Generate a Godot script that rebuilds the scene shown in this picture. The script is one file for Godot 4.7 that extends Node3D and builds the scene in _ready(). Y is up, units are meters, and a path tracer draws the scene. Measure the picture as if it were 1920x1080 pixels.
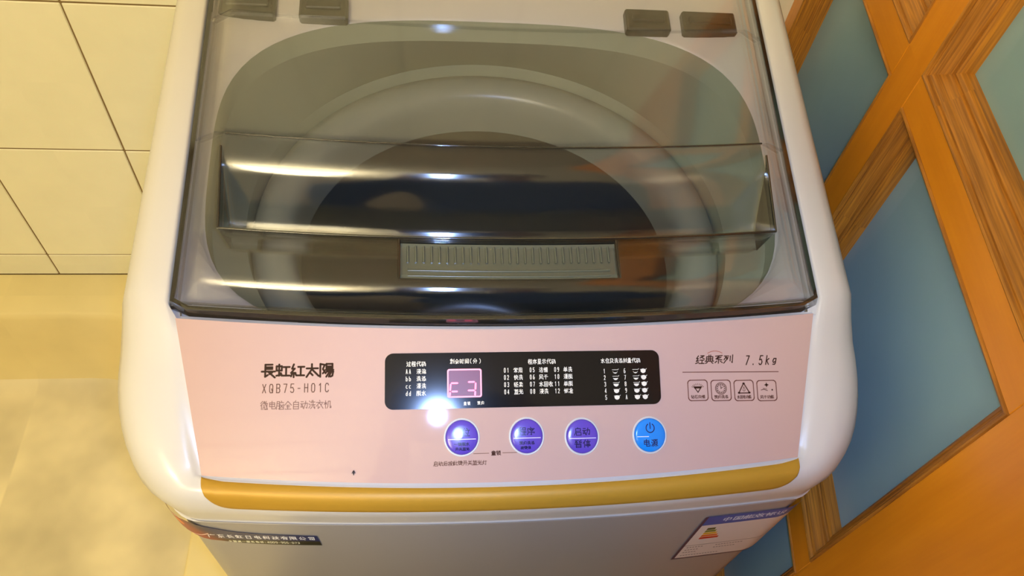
extends Node3D
# A top-loading washing machine in a small bathroom, seen from above the control panel.

const RIGHT := Vector3(0.99326, 0.09105, 0.07175)
const UP := Vector3(0.00315, 0.59751, -0.80186)
const BACK := Vector3(-0.11588, 0.79668, 0.59319)
const EYE := Vector3(-0.066, 1.378, 0.4675)

var M := {}

func _ready():
	# ---- camera, sky, lights, exposure ----
	var cam := Camera3D.new()
	cam.name = "camera"
	cam.transform = Transform3D(Basis(RIGHT, UP, BACK).orthonormalized(), EYE)
	cam.fov = 42.18
	cam.near = 0.01
	add_child(cam)
	cam.make_current()
	var env := Environment.new()
	env.background_mode = Environment.BG_COLOR
	env.background_color = Color(0.02, 0.02, 0.022)
	env.tonemap_mode = Environment.TONE_MAPPER_LINEAR
	env.tonemap_exposure = 1.28
	env.sdfgi_enabled = true
	env.ssao_enabled = true
	env.ssil_enabled = true
	var we := WorldEnvironment.new()
	we.name = "surroundings"
	we.environment = env
	add_child(we)
	make_materials()
	room()
	bathtub()
	door()
	washing_machine()
	gnat()
	ceiling_lamp()
	smartphone()
	photographer()

# ---------------------------------------------------------------- helpers
func numbered(parent: Node, called: String) -> String:
	if not parent.has_node(called):
		return called
	var n := 1
	while parent.has_node("%s_%03d" % [called, n]):
		n += 1
	return "%s_%03d" % [called, n]

func thing(called: String, label: String, category: String, at := Vector3.ZERO, group := "") -> Node3D:
	var o := Node3D.new()
	o.name = numbered(self, called)
	o.position = at
	add_child(o, true)
	tag(o, label, category, group)
	return o

func tag(o: Node, label: String, category: String, group := ""):
	o.set_meta("label", label)
	o.set_meta("category", category)
	if group:
		o.set_meta("group", group)

func obj(called: String, mesh: Mesh, mat: Material, parent: Node = self, at := Vector3.ZERO) -> MeshInstance3D:
	var o := MeshInstance3D.new()
	o.name = numbered(parent, called)
	o.mesh = mesh
	o.material_override = mat
	o.position = at
	parent.add_child(o, true)
	return o

func struct(called: String, mesh: Mesh, mat: Material, at := Vector3.ZERO) -> MeshInstance3D:
	var o := obj(called, mesh, mat, self, at)
	o.set_meta("kind", "structure")
	return o

func begin() -> SurfaceTool:
	var st := SurfaceTool.new()
	st.begin(Mesh.PRIMITIVE_TRIANGLES)
	return st

func done(st: SurfaceTool) -> ArrayMesh:
	st.generate_normals()
	return st.commit()

var smooth := 1
# a grid of points as one smooth patch; P is an array of rows; T, if given, the rows of uv
func patch(st: SurfaceTool, P: Array, T: Array = [], closed := false, group := -1):
	smooth += 1
	st.set_smooth_group(smooth if group < 0 else group)
	for i in P.size() - 1:
		var n: int = P[i].size()
		for j in (n if closed else n - 1):
			var k := (j + 1) % n
			var q := [[i, j], [i, k], [i + 1, k], [i, j], [i + 1, k], [i + 1, j]]
			for c in q:
				if T.size():
					st.set_uv(T[c[0]][c[1]])
				st.add_vertex(P[c[0]][c[1]])

# a closed loop filled with a fan about its middle
func fan(st: SurfaceTool, loop: Array, flip := false, uvs: Array = []):
	smooth += 1
	st.set_smooth_group(smooth)
	var mid := Vector3.ZERO
	var muv := Vector2.ZERO
	for p in loop:
		mid += p / loop.size()
	for p in uvs:
		muv += p / uvs.size()
	for j in loop.size():
		var k := (j + 1) % loop.size()
		var order := [j, k] if not flip else [k, j]
		if uvs.size():
			st.set_uv(muv)
		st.add_vertex(mid)
		for c in order:
			if uvs.size():
				st.set_uv(uvs[c])
			st.add_vertex(loop[c])

# box with chamfered edges; uv in metres with u along the longest side
func bevel_box(st: SurfaceTool, c: Vector3, s: Vector3, b := 0.002, tf := Transform3D()):
	var h := s / 2.0
	b = minf(b, minf(h.x, minf(h.y, h.z)) * 0.9)
	var longest := 0
	if s.y >= s.x and s.y >= s.z:
		longest = 1
	elif s.z >= s.x:
		longest = 2
	var at := func(sx: float, sy: float, sz: float, keep: int) -> Vector3:
		var v := Vector3(sx * h.x, sy * h.y, sz * h.z)
		if keep != 0: v.x -= sx * b
		if keep != 1: v.y -= sy * b
		if keep != 2: v.z -= sz * b
		return v
	var put := func(vs: Array):
		smooth += 1
		st.set_smooth_group(smooth)
		var n: Vector3 = (vs[1] - vs[0]).cross(vs[2] - vs[0])
		var mid := Vector3.ZERO
		for v in vs:
			mid += v / vs.size()
		if n.dot(mid) > 0.0:
			vs.reverse()
		for t in range(1, vs.size() - 1):
			for v in [vs[0], vs[t], vs[t + 1]]:
				var w: Vector3 = v + c
				var a := absf(n.normalized().x)
				var e := absf(n.normalized().y)
				var uv := Vector2.ZERO
				if longest == 0:
					uv = Vector2(w.x, w.z if e > 0.6 else w.y)
				elif longest == 1:
					uv = Vector2(w.y, w.z if a > 0.6 else w.x)
				else:
					uv = Vector2(w.z, w.y if a > 0.6 else w.x)
				st.set_uv(uv)
				st.add_vertex(tf * w)
	for k in 3:
		for s0 in [-1.0, 1.0]:
			var q := []
			for t in [[-1.0, -1.0], [1.0, -1.0], [1.0, 1.0], [-1.0, 1.0]]:
				var v := [0.0, 0.0, 0.0]
				v[k] = s0
				v[(k + 1) % 3] = t[0]
				v[(k + 2) % 3] = t[1]
				q.append(at.call(v[0], v[1], v[2], k))
			put.call(q)
	for k in 3:
		var a1 := (k + 1) % 3
		var a2 := (k + 2) % 3
		for s1 in [-1.0, 1.0]:
			for s2 in [-1.0, 1.0]:
				var q := []
				for e in [[-1.0, a1], [1.0, a1], [1.0, a2], [-1.0, a2]]:
					var v := [0.0, 0.0, 0.0]
					v[k] = e[0]
					v[a1] = s1
					v[a2] = s2
					q.append(at.call(v[0], v[1], v[2], e[1]))
				put.call(q)
	for sx in [-1.0, 1.0]:
		for sy in [-1.0, 1.0]:
			for sz in [-1.0, 1.0]:
				put.call([at.call(sx, sy, sz, 0), at.call(sx, sy, sz, 1), at.call(sx, sy, sz, 2)])

func box_mesh(s: Vector3, b := 0.002) -> ArrayMesh:
	var st := begin()
	bevel_box(st, Vector3.ZERO, s, b)
	return done(st)

# surface of revolution about y; profile of Vector2(radius, y)
func lathe(st: SurfaceTool, prof: Array, n := 40, at := Vector3.ZERO):
	var P := []
	for p in prof:
		var row := []
		for j in n:
			var a := TAU * j / n
			row.append(at + Vector3(p.x * cos(a), p.y, p.x * sin(a)))
		P.append(row)
	patch(st, P, [], true)

func mat(c: Color, rough := 0.5, metal := 0.0) -> StandardMaterial3D:
	var m := StandardMaterial3D.new()
	m.albedo_color = c
	m.roughness = rough
	m.metallic = metal
	return m

func glow(c: Color, e: float) -> StandardMaterial3D:
	var m := mat(c, 0.4)
	m.emission_enabled = true
	m.emission = c
	m.emission_energy_multiplier = e
	return m

func noise_of(sd: int, freq: float, oct := 4) -> FastNoiseLite:
	var f := FastNoiseLite.new()
	f.seed = sd
	f.noise_type = FastNoiseLite.TYPE_SIMPLEX_SMOOTH
	f.frequency = freq
	f.fractal_octaves = oct
	return f

func tex(im: Image) -> ImageTexture:
	return ImageTexture.create_from_image(im)

# wood grain running along u
func wood(sd: int, dark: Color, light: Color, streak: float) -> ImageTexture:
	var im := Image.create(512, 256, false, Image.FORMAT_RGB8)
	var a := noise_of(sd, 0.012, 3)
	var b := noise_of(sd + 7, 0.05, 3)
	for y in 256:
		for x in 512:
			var broad := a.get_noise_2d(x * 0.35, y * 1.6) * 0.5 + 0.5
			var fine := b.get_noise_2d(x * 0.16, y * 4.0) * 0.5 + 0.5
			im.set_pixel(x, y, dark.lerp(light, clampf(broad * (1.0 - streak) + fine * streak, 0.0, 1.0)))
	return tex(im)

# faint mottling about one colour
func mottled(sd: int, c: Color, amount: float, freq: float, side := 256) -> ImageTexture:
	var im := Image.create(side, side, false, Image.FORMAT_RGB8)
	var a := noise_of(sd, freq, 4)
	for y in side:
		for x in side:
			var k := 1.0 + amount * a.get_noise_2d(x, y)
			im.set_pixel(x, y, Color(c.r * k, c.g * k, c.b * k))
	return tex(im)

func make_materials():
	M.white = mat(Color(0.79, 0.78, 0.75), 0.25)
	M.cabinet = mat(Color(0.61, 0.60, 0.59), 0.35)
	M.deck = mat(Color(0.84, 0.825, 0.80), 0.4)
	M.gold = mat(Color(0.69, 0.53, 0.17), 0.42, 0.1)
	M.gold.metallic_specular = 0.35
	M.pink = mat(Color.WHITE, 0.035)
	M.pink.metallic_specular = 0.35
	M.seam = mat(Color(0.09, 0.09, 0.09), 0.5)
	var l := StandardMaterial3D.new()
	l.transparency = BaseMaterial3D.TRANSPARENCY_ALPHA
	l.albedo_color = Color(0.13, 0.155, 0.14, 0.095)
	l.roughness = 0.07
	l.metallic_specular = 0.75
	l.clearcoat_enabled = true
	l.clearcoat = 1.0
	l.clearcoat_roughness = 0.07
	M.smoke = l
	var le := l.duplicate()
	le.albedo_color = Color(0.07, 0.085, 0.08, 0.85)
	M.smoke_edge = le
	M.grip = mat(Color(0.33, 0.335, 0.26), 0.25)
	M.tub_dark = mat(Color(0.64, 0.67, 0.58), 0.4)
	M.ring = mat(Color(0.56, 0.58, 0.53), 0.3)
	M.steel = mat(Color(0.42, 0.43, 0.45), 0.35, 0.8)
	M.rotor = mat(Color(0.40, 0.42, 0.44), 0.35)
	M.hinge = mat(Color(0.10, 0.10, 0.11), 0.4)
	M.tile = []
	for k in 3:
		var t := mat(Color.WHITE, 0.22)
		t.albedo_texture = mottled(40 + k, Color(0.935, 0.925, 0.83) * (1.0 - 0.010 * k), 0.015, 0.02)
		t.uv1_triplanar = true
		t.uv1_scale = Vector3(2.2, 2.2, 2.2)
		M.tile.append(t)
	M.grout = mat(Color(0.50, 0.41, 0.27), 0.9)
	M.tub = mat(Color.WHITE, 0.16)
	M.tub.albedo_texture = mottled(61, Color(0.89, 0.83, 0.62), 0.05, 0.012)
	M.tub.uv1_triplanar = true
	M.tub.uv1_scale = Vector3(1.4, 1.4, 1.4)
	M.tub_floor = mat(Color.WHITE, 0.3)
	M.tub_floor.albedo_texture = mottled(88, Color(0.85, 0.81, 0.68), 0.16, 0.016)
	M.tub_floor.uv1_triplanar = true
	M.tub_floor.uv1_scale = Vector3(1.1, 1.1, 1.1)
	M.plaster = mat(Color(0.86, 0.83, 0.76), 0.8)
	M.floor = mat(Color(0.42, 0.36, 0.30), 0.5)
	M.dark_wall = mat(Color(0.36, 0.31, 0.26), 0.6)
	M.strip = mat(Color(0.95, 0.94, 0.91), 0.4)
	M.wood_flat = mat(Color.WHITE, 0.32)
	M.wood_flat.albedo_texture = wood(3, Color(0.85, 0.53, 0.10), Color(0.94, 0.62, 0.14), 0.25)
	M.wood_flat.uv1_scale = Vector3(2.0, 5.0, 1)
	M.wood_mould = mat(Color.WHITE, 0.34)
	M.wood_mould.albedo_texture = wood(9, Color(0.47, 0.29, 0.13), Color(0.93, 0.64, 0.22), 0.7)
	M.wood_mould.uv1_scale = Vector3(2.5, 7.0, 1)
	M.pane = mat(Color.WHITE, 0.2)
	M.pane.albedo_texture = mottled(77, Color(0.57, 0.72, 0.80), 0.05, 0.01)
	M.navy = mat(Color(0.10, 0.13, 0.24), 0.85)
	M.body = mat(Color.WHITE, 0.7)
	M.body.vertex_color_use_as_albedo = true
	M.hair = mat(Color(0.05, 0.045, 0.04), 0.6)
	M.phone = mat(Color(0.06, 0.06, 0.07), 0.2)

# ---------------------------------------------------------------- the room
const ZB := -0.4125
func room():
	# back wall: a slab of grout with tiles standing a little proud of it
	var wb := struct("wall_back", box_mesh(Vector3(2.7, 2.6, 0.1), 0.001), M.grout, Vector3(-0.15, 1.3, ZB - 0.0515))
	var tw := 0.2045
	var th := 0.2495
	var r := RandomNumberGenerator.new()
	r.seed = 5
	var full := []
	for k in 3:
		full.append(box_mesh(Vector3(tw - 0.0022, th - 0.0022, 0.008), 0.0012))
	var strip := box_mesh(Vector3(tw - 0.0022, 0.0555 - 0.0022, 0.008), 0.0012)
	var lowest := 0.2975
	for i in range(-5, 7):
		var x := -0.7225 + (i + 0.5) * tw
		if x > 1.1:
			continue
		obj("tile", strip, M.tile[r.randi() % 3], wb, Vector3(x, lowest - 0.0278, ZB - 0.0040) - wb.position)
		for j in 8:
			var t := obj("tile", full[j % 3], M.tile[r.randi() % 3], wb, Vector3(x, lowest + (j + 0.5) * th, ZB - 0.0040) - wb.position)
			t.rotation.z = r.randf_range(-0.002, 0.002)
	struct("wall_left", box_mesh(Vector3(0.1, 2.6, 2.9), 0.001), M.plaster, Vector3(-1.40, 1.3, 0.95))
	struct("wall_right", box_mesh(Vector3(0.1, 2.6, 2.9), 0.001), M.plaster, Vector3(1.15, 1.3, 0.95))
	struct("wall_front", box_mesh(Vector3(2.7, 2.6, 0.1), 0.001), M.dark_wall, Vector3(-0.15, 1.3, 2.35))
	struct("floor", box_mesh(Vector3(2.7, 0.1, 2.9), 0.001), M.floor, Vector3(-0.15, -0.05, 0.95))
	var c := struct("ceiling", box_mesh(Vector3(2.7, 0.1, 2.9), 0.001), M.grout, Vector3(-0.15, 2.462, 0.95))
	var slat := box_mesh(Vector3(2.45, 0.01, 0.094), 0.003)
	for i in 28:
		obj("ceiling_panel", slat, M.strip, c, Vector3(-0.125, 2.406, ZB + 0.05 + i * 0.0985) - c.position)

func bathtub():
	var o := thing("bathtub", "low cream bathtub below the tiled wall, left of the washing machine", "bathtub", Vector3(-0.80, 0, 0.35))
	# rings of a rounded basin: half width, half length, corner radius, height
	var rings := [[0.505, 0.7625, 0.004, 0.0], [0.505, 0.7625, 0.004, 0.2405], [0.5045, 0.762, 0.004, 0.242], [0.5035, 0.761, 0.004, 0.2425], [0.395, 0.680, 0.24, 0.2425], [0.390, 0.675, 0.24, 0.2395], [0.387, 0.672, 0.24, 0.228], [0.380, 0.667, 0.25, 0.14], [0.374, 0.662, 0.26, 0.075], [0.366, 0.654, 0.27, 0.056], [0.357, 0.645, 0.28, 0.0485], [0.32, 0.61, 0.26, 0.043], [0.15, 0.45, 0.10, 0.037]]
	var P := []
	for g in rings:
		P.append(round_rect(g[0], g[1], g[2], g[3], 14))
	var st := begin()
	patch(st, P.slice(0, 4), [], true)
	patch(st, P.slice(3, 10), [], true)
	obj("basin", done(st), M.tub, o)
	var fl := begin()
	patch(fl, P.slice(9, 13), [], true)
	fan(fl, P[12])
	obj("basin_floor", done(fl), M.tub_floor, o)
	var d := begin()
	lathe(d, [Vector2(0.001, 0.006), Vector2(0.02, 0.006), Vector2(0.027, 0.004), Vector2(0.03, 0.0)], 24)
	obj("drain", done(d), mat(Color(0.7, 0.7, 0.7), 0.2, 1.0), o, Vector3(0, 0.0372, 0.42))

func round_rect(hx: float, hz: float, rad: float, y: float, n: int) -> Array:
	var out := []
	for q in 4:
		var cx: float = [1, -1, -1, 1][q] * (hx - rad)
		var cz: float = [1, 1, -1, -1][q] * (hz - rad)
		for k in n:
			var a := PI / 2 * q + PI / 2 * k / (n - 1)
			out.append(Vector3(cx + rad * cos(a), y, cz + rad * sin(a)))
	return out

# ---------------------------------------------------------------- the door
# built in its own axes: s along the leaf (away from the camera), y up, w out of the face; then turned
func door():
	var yaw := deg_to_rad(9.5)
	var o := Node3D.new()
	o.name = "door_1"
	o.set_meta("kind", "structure")
	# x axis of the door = s direction, z axis = facing the machine
	var sdir := Vector3(sin(yaw), 0, -cos(yaw))
	var ndir := Vector3(-cos(yaw), 0, -sin(yaw))
	o.transform = Transform3D(Basis(sdir, Vector3.UP, -sdir.cross(Vector3.UP)), Vector3(0.36, 0, 0))
	var side := 1.0 if (-sdir.cross(Vector3.UP)).dot(ndir) > 0 else -1.0
	add_child(o, true)
	var T := 0.036
	# stiles and rails: [s0, s1, y0, y1]
	var w := -side * T / 2
	for q in [[-0.46, -0.27], [0.045, 0.092], [0.385, 0.418]]:
		var st := begin()
		bevel_box(st, Vector3((q[0] + q[1]) / 2, 1.02, w), Vector3(q[1] - q[0], 2.02, T), 0.0007)
		obj("stile", done(st), M.wood_flat, o)
	var rows := [0.02, 0.256, 0.293, 0.611, 0.647, 0.966, 1.000, 1.321, 1.358, 1.676, 1.713, 2.03]
	for c in [[-0.27, 0.045], [0.092, 0.385]]:
		for k in range(0, 12, 2):
			var y0: float = rows[k]
			var y1: float = rows[k + 1] if k == 0 else rows[k]
			var a: float = 0.02 if k == 0 else rows[k - 1]
			var b: float = 0.0 if k == 0 else rows[k]
			if k == 0:
				continue
			var st := begin()
			bevel_box(st, Vector3((c[0] + c[1]) / 2, (a + b) / 2 if k > 1 else 0.13, w), Vector3(c[1] - c[0], b - a, T - 0.0004), 0.0007)
			obj("rail", done(st), M.wood_flat, o)
		for k in range(0, 5):
			var y0: float = rows[2 * k] if k else 0.02
			opening(o, c[0], c[1], rows[2 * k], rows[2 * k + 1], side)
		var st2 := begin()
		bevel_box(st2, Vector3((c[0] + c[1]) / 2, 1.8715, w), Vector3(c[1] - c[0], 0.317, T - 0.0004), 0.0007)
		obj("rail", done(st2), M.wood_flat, o)

func opening(o: Node3D, s0: float, s1: float, y0: float, y1: float, side: float):
	# moulding: across the width [inset, depth below the face]
	var prof := [[0.0, 0.0010], [0.0006, -0.0008], [0.0018, -0.0012], [0.0032, -0.0004], [0.004, 0.0024], [0.006, 0.0022], [0.0085, 0.0036], [0.0105, 0.0075], [0.014, 0.0120], [0.0165, 0.0128], [0.0170, 0.0150], [0.0190, 0.0145], [0.0220, 0.0165], [0.0235, 0.0195], [0.0240, 0.0265]]
	var corner := func(k: int, p: Array) -> Vector3:
		var i: float = p[0]
		var s := s0 + i if k == 0 or k == 3 else s1 - i
		var y := y0 + i if k < 2 else y1 - i
		return Vector3(s, y, -side * p[1])
	for k in 4:
		var st := begin()
		var A := []
		var T := []
		for p in prof:
			var a: Vector3 = corner.call(k, p)
			var b: Vector3 = corner.call((k + 1) % 4, p)
			var row := []
			var trow := []
			for t in 5:
				var v := a.lerp(b, t / 4.0)
				row.append(v)
				trow.append(Vector2((v.x if k % 2 == 0 else v.y) + k * 0.37, p[0] + p[1] + s0 + y0 * 0.3))
			A.append(row)
			T.append(trow)
		for i in A.size() - 1:
			patch(st, [A[i], A[i + 1]], [T[i], T[i + 1]])
		# back of the strip, so that it is solid
		var back := []
		for p in [prof[14], prof[0]]:
			back.append([corner.call(k, [p[0], 0.0275]), corner.call((k + 1) % 4, [p[0], 0.0275])])
		patch(st, back, [[Vector2.ZERO, Vector2.ONE], [Vector2.ZERO, Vector2.ONE]])
		obj("moulding", done(st), M.wood_mould, o)
	var g := begin()
	bevel_box(g, Vector3((s0 + s1) / 2, (y0 + y1) / 2, -side * 0.0290), Vector3(s1 - s0 - 0.03, y1 - y0 - 0.03, 0.005), 0.0005)
	obj("pane", done(g), M.pane, o)

# ---------------------------------------------------------------- the washing machine
const TL := 0.2679  # tan 15 degrees: slope of the lid
const TP := 0.5095  # tan 27 degrees: slope of the control panel

func deck_y(z: float) -> float:
	return 0.905 + TL * (0.1375 - z) if z < 0.1375 else 0.90 - TP * (z - 0.1375) + 0.005 * clampf(1.0 - (z - 0.1375) / 0.004, 0.0, 1.0)

func bow(x: float, half := 0.25) -> float:
	return 1.0 - pow(x / half, 2)

# one half of a plan outline from the middle of the back to the middle of the front, the right side
func plan(hx: float, zb: float, zc: float, rad: float, zfront: float, bulge: float) -> Array:
	var out := []
	for k in 6:
		out.append(Vector2((hx - 0.03) * k / 6.0, zb))
	for k in 6:
		var a := -PI / 2 + PI / 2 * k / 5.0
		out.append(Vector2(hx - 0.03 + 0.03 * cos(a), zb + 0.03 + 0.03 * sin(a)))
	for k in range(1, 24):
		out.append(Vector2(hx, lerpf(zb + 0.03, zc, k / 24.0)))
	var zcorner := zfront + bulge * bow(hx - rad) - rad
	for k in 13:
		var a := PI / 2 * k / 12.0
		out.append(Vector2(hx - rad + rad * cos(a), lerpf(zc, zcorner + rad, sin(a)) if k < 12 else zcorner + rad))
	for k in range(1, 17):
		var x := (hx - rad) * (1.0 - k / 16.0)
		out.append(Vector2(x, zfront + bulge * bow(x)))
	return out

func inner_plan() -> Array:
	var out := []
	for k in 6:
		out.append(Vector2(0.2255 * k / 6.0, -0.275))
	for k in 6:
		out.append(Vector2(lerpf(0.2255, 0.2555, k / 5.0), -0.275 + 0.002 * k))
	for k in range(1, 24):
		var z := lerpf(-0.265, 0.165, k / 24.0)
		out.append(Vector2(inner_x(z), z))
	for k in 13:
		var z := lerpf(0.165, 0.2395, minf(k / 10.0, 1.0))
		out.append(Vector2(inner_x(z) - maxf(0.0, k - 10.0) * 0.0015, z + (maxf(0.0, k - 10.0) * 0.0006)))
	for k in range(1, 17):
		var x := 0.2255 * (1.0 - k / 16.0)
		out.append(Vector2(x, 0.2415 + 0.011 * bow(x, 0.23)))
	return out

func inner_x(z: float) -> float:
	return 0.2555 if z < 0.1375 else 0.2535 - 0.0250 * (z - 0.1375) / 0.1

func whole(half: Array) -> Array:
	var out := half.duplicate()
	for k in range(half.size() - 2, 0, -1):
		out.append(Vector2(-half[k].x, half[k].y))
	return out

var cover_rows := []
func cover_points():
	var I := whole(inner_plan())
	var O := whole(plan(0.284, -0.28, 0.150, 0.060, 0.2570, 0.0115))
	var B := whole(plan(0.2725, -0.278, 0.190, 0.040, 0.2562, 0.0115))
	for j in O.size():
		var bulge := 0.050 * clampf((O[j].y + 0.28) / 0.42, 0.0, 1.0) * smoothstep(0.20, 0.27, absf(O[j].x))
		O[j] = Vector2(O[j].x * (1.0 + bulge), O[j].y)
	var n := I.size()
	for t in 13:
		cover_rows.append([])
	for j in n:
		var i2: Vector2 = I[j]
		var o2: Vector2 = O[j]
		var b2: Vector2 = B[j]
		var h := deck_y(i2.y)
		var span := h - 0.815
		var d := func(want: float, most: float) -> float:
			return minf(want, most * span)
		var spots := [
			[i2 if i2.y < 0.141 else Vector2(i2.x * 0.97, i2.y - 0.007 * smoothstep(0.2, 0.236, i2.y)), (h - 0.007) if i2.y < 0.141 else deck_y(i2.y - 0.007 * smoothstep(0.2, 0.236, i2.y)) - 0.0004], [i2.lerp(o2, 0.01), h - 0.0002], [i2.lerp(o2, 0.07), h + 0.0012], [i2.lerp(o2, 0.20), h + 0.0012],
			[i2.lerp(o2, 0.45), h + d.call(0.003, 0.03)], [i2.lerp(o2, 0.68), h - d.call(0.001, 0.08)], [i2.lerp(o2, 0.85), h - d.call(0.008, 0.22)], [i2.lerp(o2, 0.96), h - d.call(0.018, 0.42)],
			[o2, h - d.call(0.034, 0.66)], [o2.lerp(b2, 0.25), lerpf(h - d.call(0.034, 0.66), 0.815, 0.45)], [o2.lerp(b2, 0.85), lerpf(h - d.call(0.034, 0.66), 0.808, 0.90)], [b2, 0.8062], [b2 * 1.0040, 0.8048]]
		for t in 13:
			cover_rows[t].append(Vector3(spots[t][0].x, spots[t][1], spots[t][0].y))

func cab_front(x: float) -> Vector2:  # z of the cabinet front, and the x that wraps at the corner
	var edge := 0.230
	var f := func(a: float) -> float: return 0.2572 + 0.0115 * bow(a)
	if absf(x) <= edge:
		return Vector2(x, f.call(x))
	var arc := (absf(x) - edge) / 0.040
	return Vector2(signf(x) * (edge + 0.040 * sin(arc)), f.call(edge) - 0.040 * (1.0 - cos(arc)))

func washing_machine():
	cover_points()
	var o := thing("washing_machine", "white top-loading washing machine with pink control panel and smoked lid", "washing machine")
	# top cover
	var st := begin()
	patch(st, cover_rows, [], true)
	var low := []
	for p in cover_rows[12]:
		low.append(Vector3(p.x * 0.985, 0.8036, p.z * 0.985))
	patch(st, [cover_rows[12], low], [], true)
	obj("top_cover", done(st), M.white, o)
	# gold trim, laid on the front of the cover
	var g := begin()
	var n: int = cover_rows[0].size()
	var half := 0
	var G := []
	var H := []
	var steps := 110
	for i in 9:
		G.append([])
	for k in steps + 1:
		var x := 0.2258 * sin(PI / 2 * lerpf(-1.0, 1.0, k / float(steps)))
		var e := clampf((0.2258 - absf(x)) / 0.024, 0.0, 1.0)
		var reach := sqrt(maxf(0.0, 1.0 - pow(1.0 - e, 2.2)))
		var prof := front_profile(x)
		for i in 9:
			var t := 0.035 + (0.02 + 0.505 * reach) * i / 8.0
			var p: Vector3 = along(prof, t)
			var q: Vector3 = along(prof, t + 0.01)
			var nn := Vector3(0, (q.z - p.z), -(q.y - p.y)).normalized()
			var lift := 0.0012 if i > 0 and i < 8 else -0.0004
			G[i].append(p + nn * lift)
	patch(g, G)
	obj("gold_trim", done(g), M.gold, o)
	# cabinet
	var cb := begin()
	var rows := []
	for y in [0.8065, 0.79, 0.4, 0.06, 0.045]:
		var row := []
		for p in whole(plan(0.270 - (0.01 if y < 0.05 else 0.0), -0.272, 0.19, 0.040, 0.2572 - (0.01 if y < 0.05 else 0.0), 0.0115)):
			row.append(Vector3(p.x, y, p.y))
		rows.append(row)
	patch(cb, rows, [], true)
	fan(cb, rows[4])
	obj("cabinet", done(cb), M.cabinet, o)
	for sx in [-0.2, 0.2]:
		for sz in [-0.21, 0.19]:
			var f := begin()
			lathe(f, [Vector2(0.001, 0.0), Vector2(0.022, 0.0), Vector2(0.024, 0.006), Vector2(0.018, 0.046)], 16)
			obj("foot", done(f), M.hinge, o, Vector3(sx, 0, sz))
	inside(o)
	lid(o)
	control_panel(o)
	stickers(o)

# profile of the front of the cover at x, as points of the rows there
func front_profile(x: float) -> Array:
	var out := []
	var half: int = cover_rows[0].size() / 2
	for r in range(0, 12):
		var row: Array = cover_rows[r]
		# front points run from the right corner to the left one round the middle of the list
		var best := Vector3.ZERO
		for j in range(half - 30, half + 30):
			var a: Vector3 = row[j]
			var b: Vector3 = row[j + 1]
			if a.z > 0.12 and b.z > 0.12 and a.x >= x and b.x <= x and a.x != b.x:
				best = a.lerp(b, (a.x - x) / (a.x - b.x))
				break
		out.append(best)
	return out.slice(1, 11)

func along(prof: Array, t: float) -> Vector3:
	var total := 0.0
	for i in prof.size() - 1:
		total += prof[i].distance_to(prof[i + 1])
	var want := t * total
	for i in prof.size() - 1:
		var d: float = prof[i].distance_to(prof[i + 1])
		if want <= d or i == prof.size() - 2:
			return prof[i].lerp(prof[i + 1], want / maxf(d, 1e-6))
		want -= d
	return prof[-1]

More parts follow.
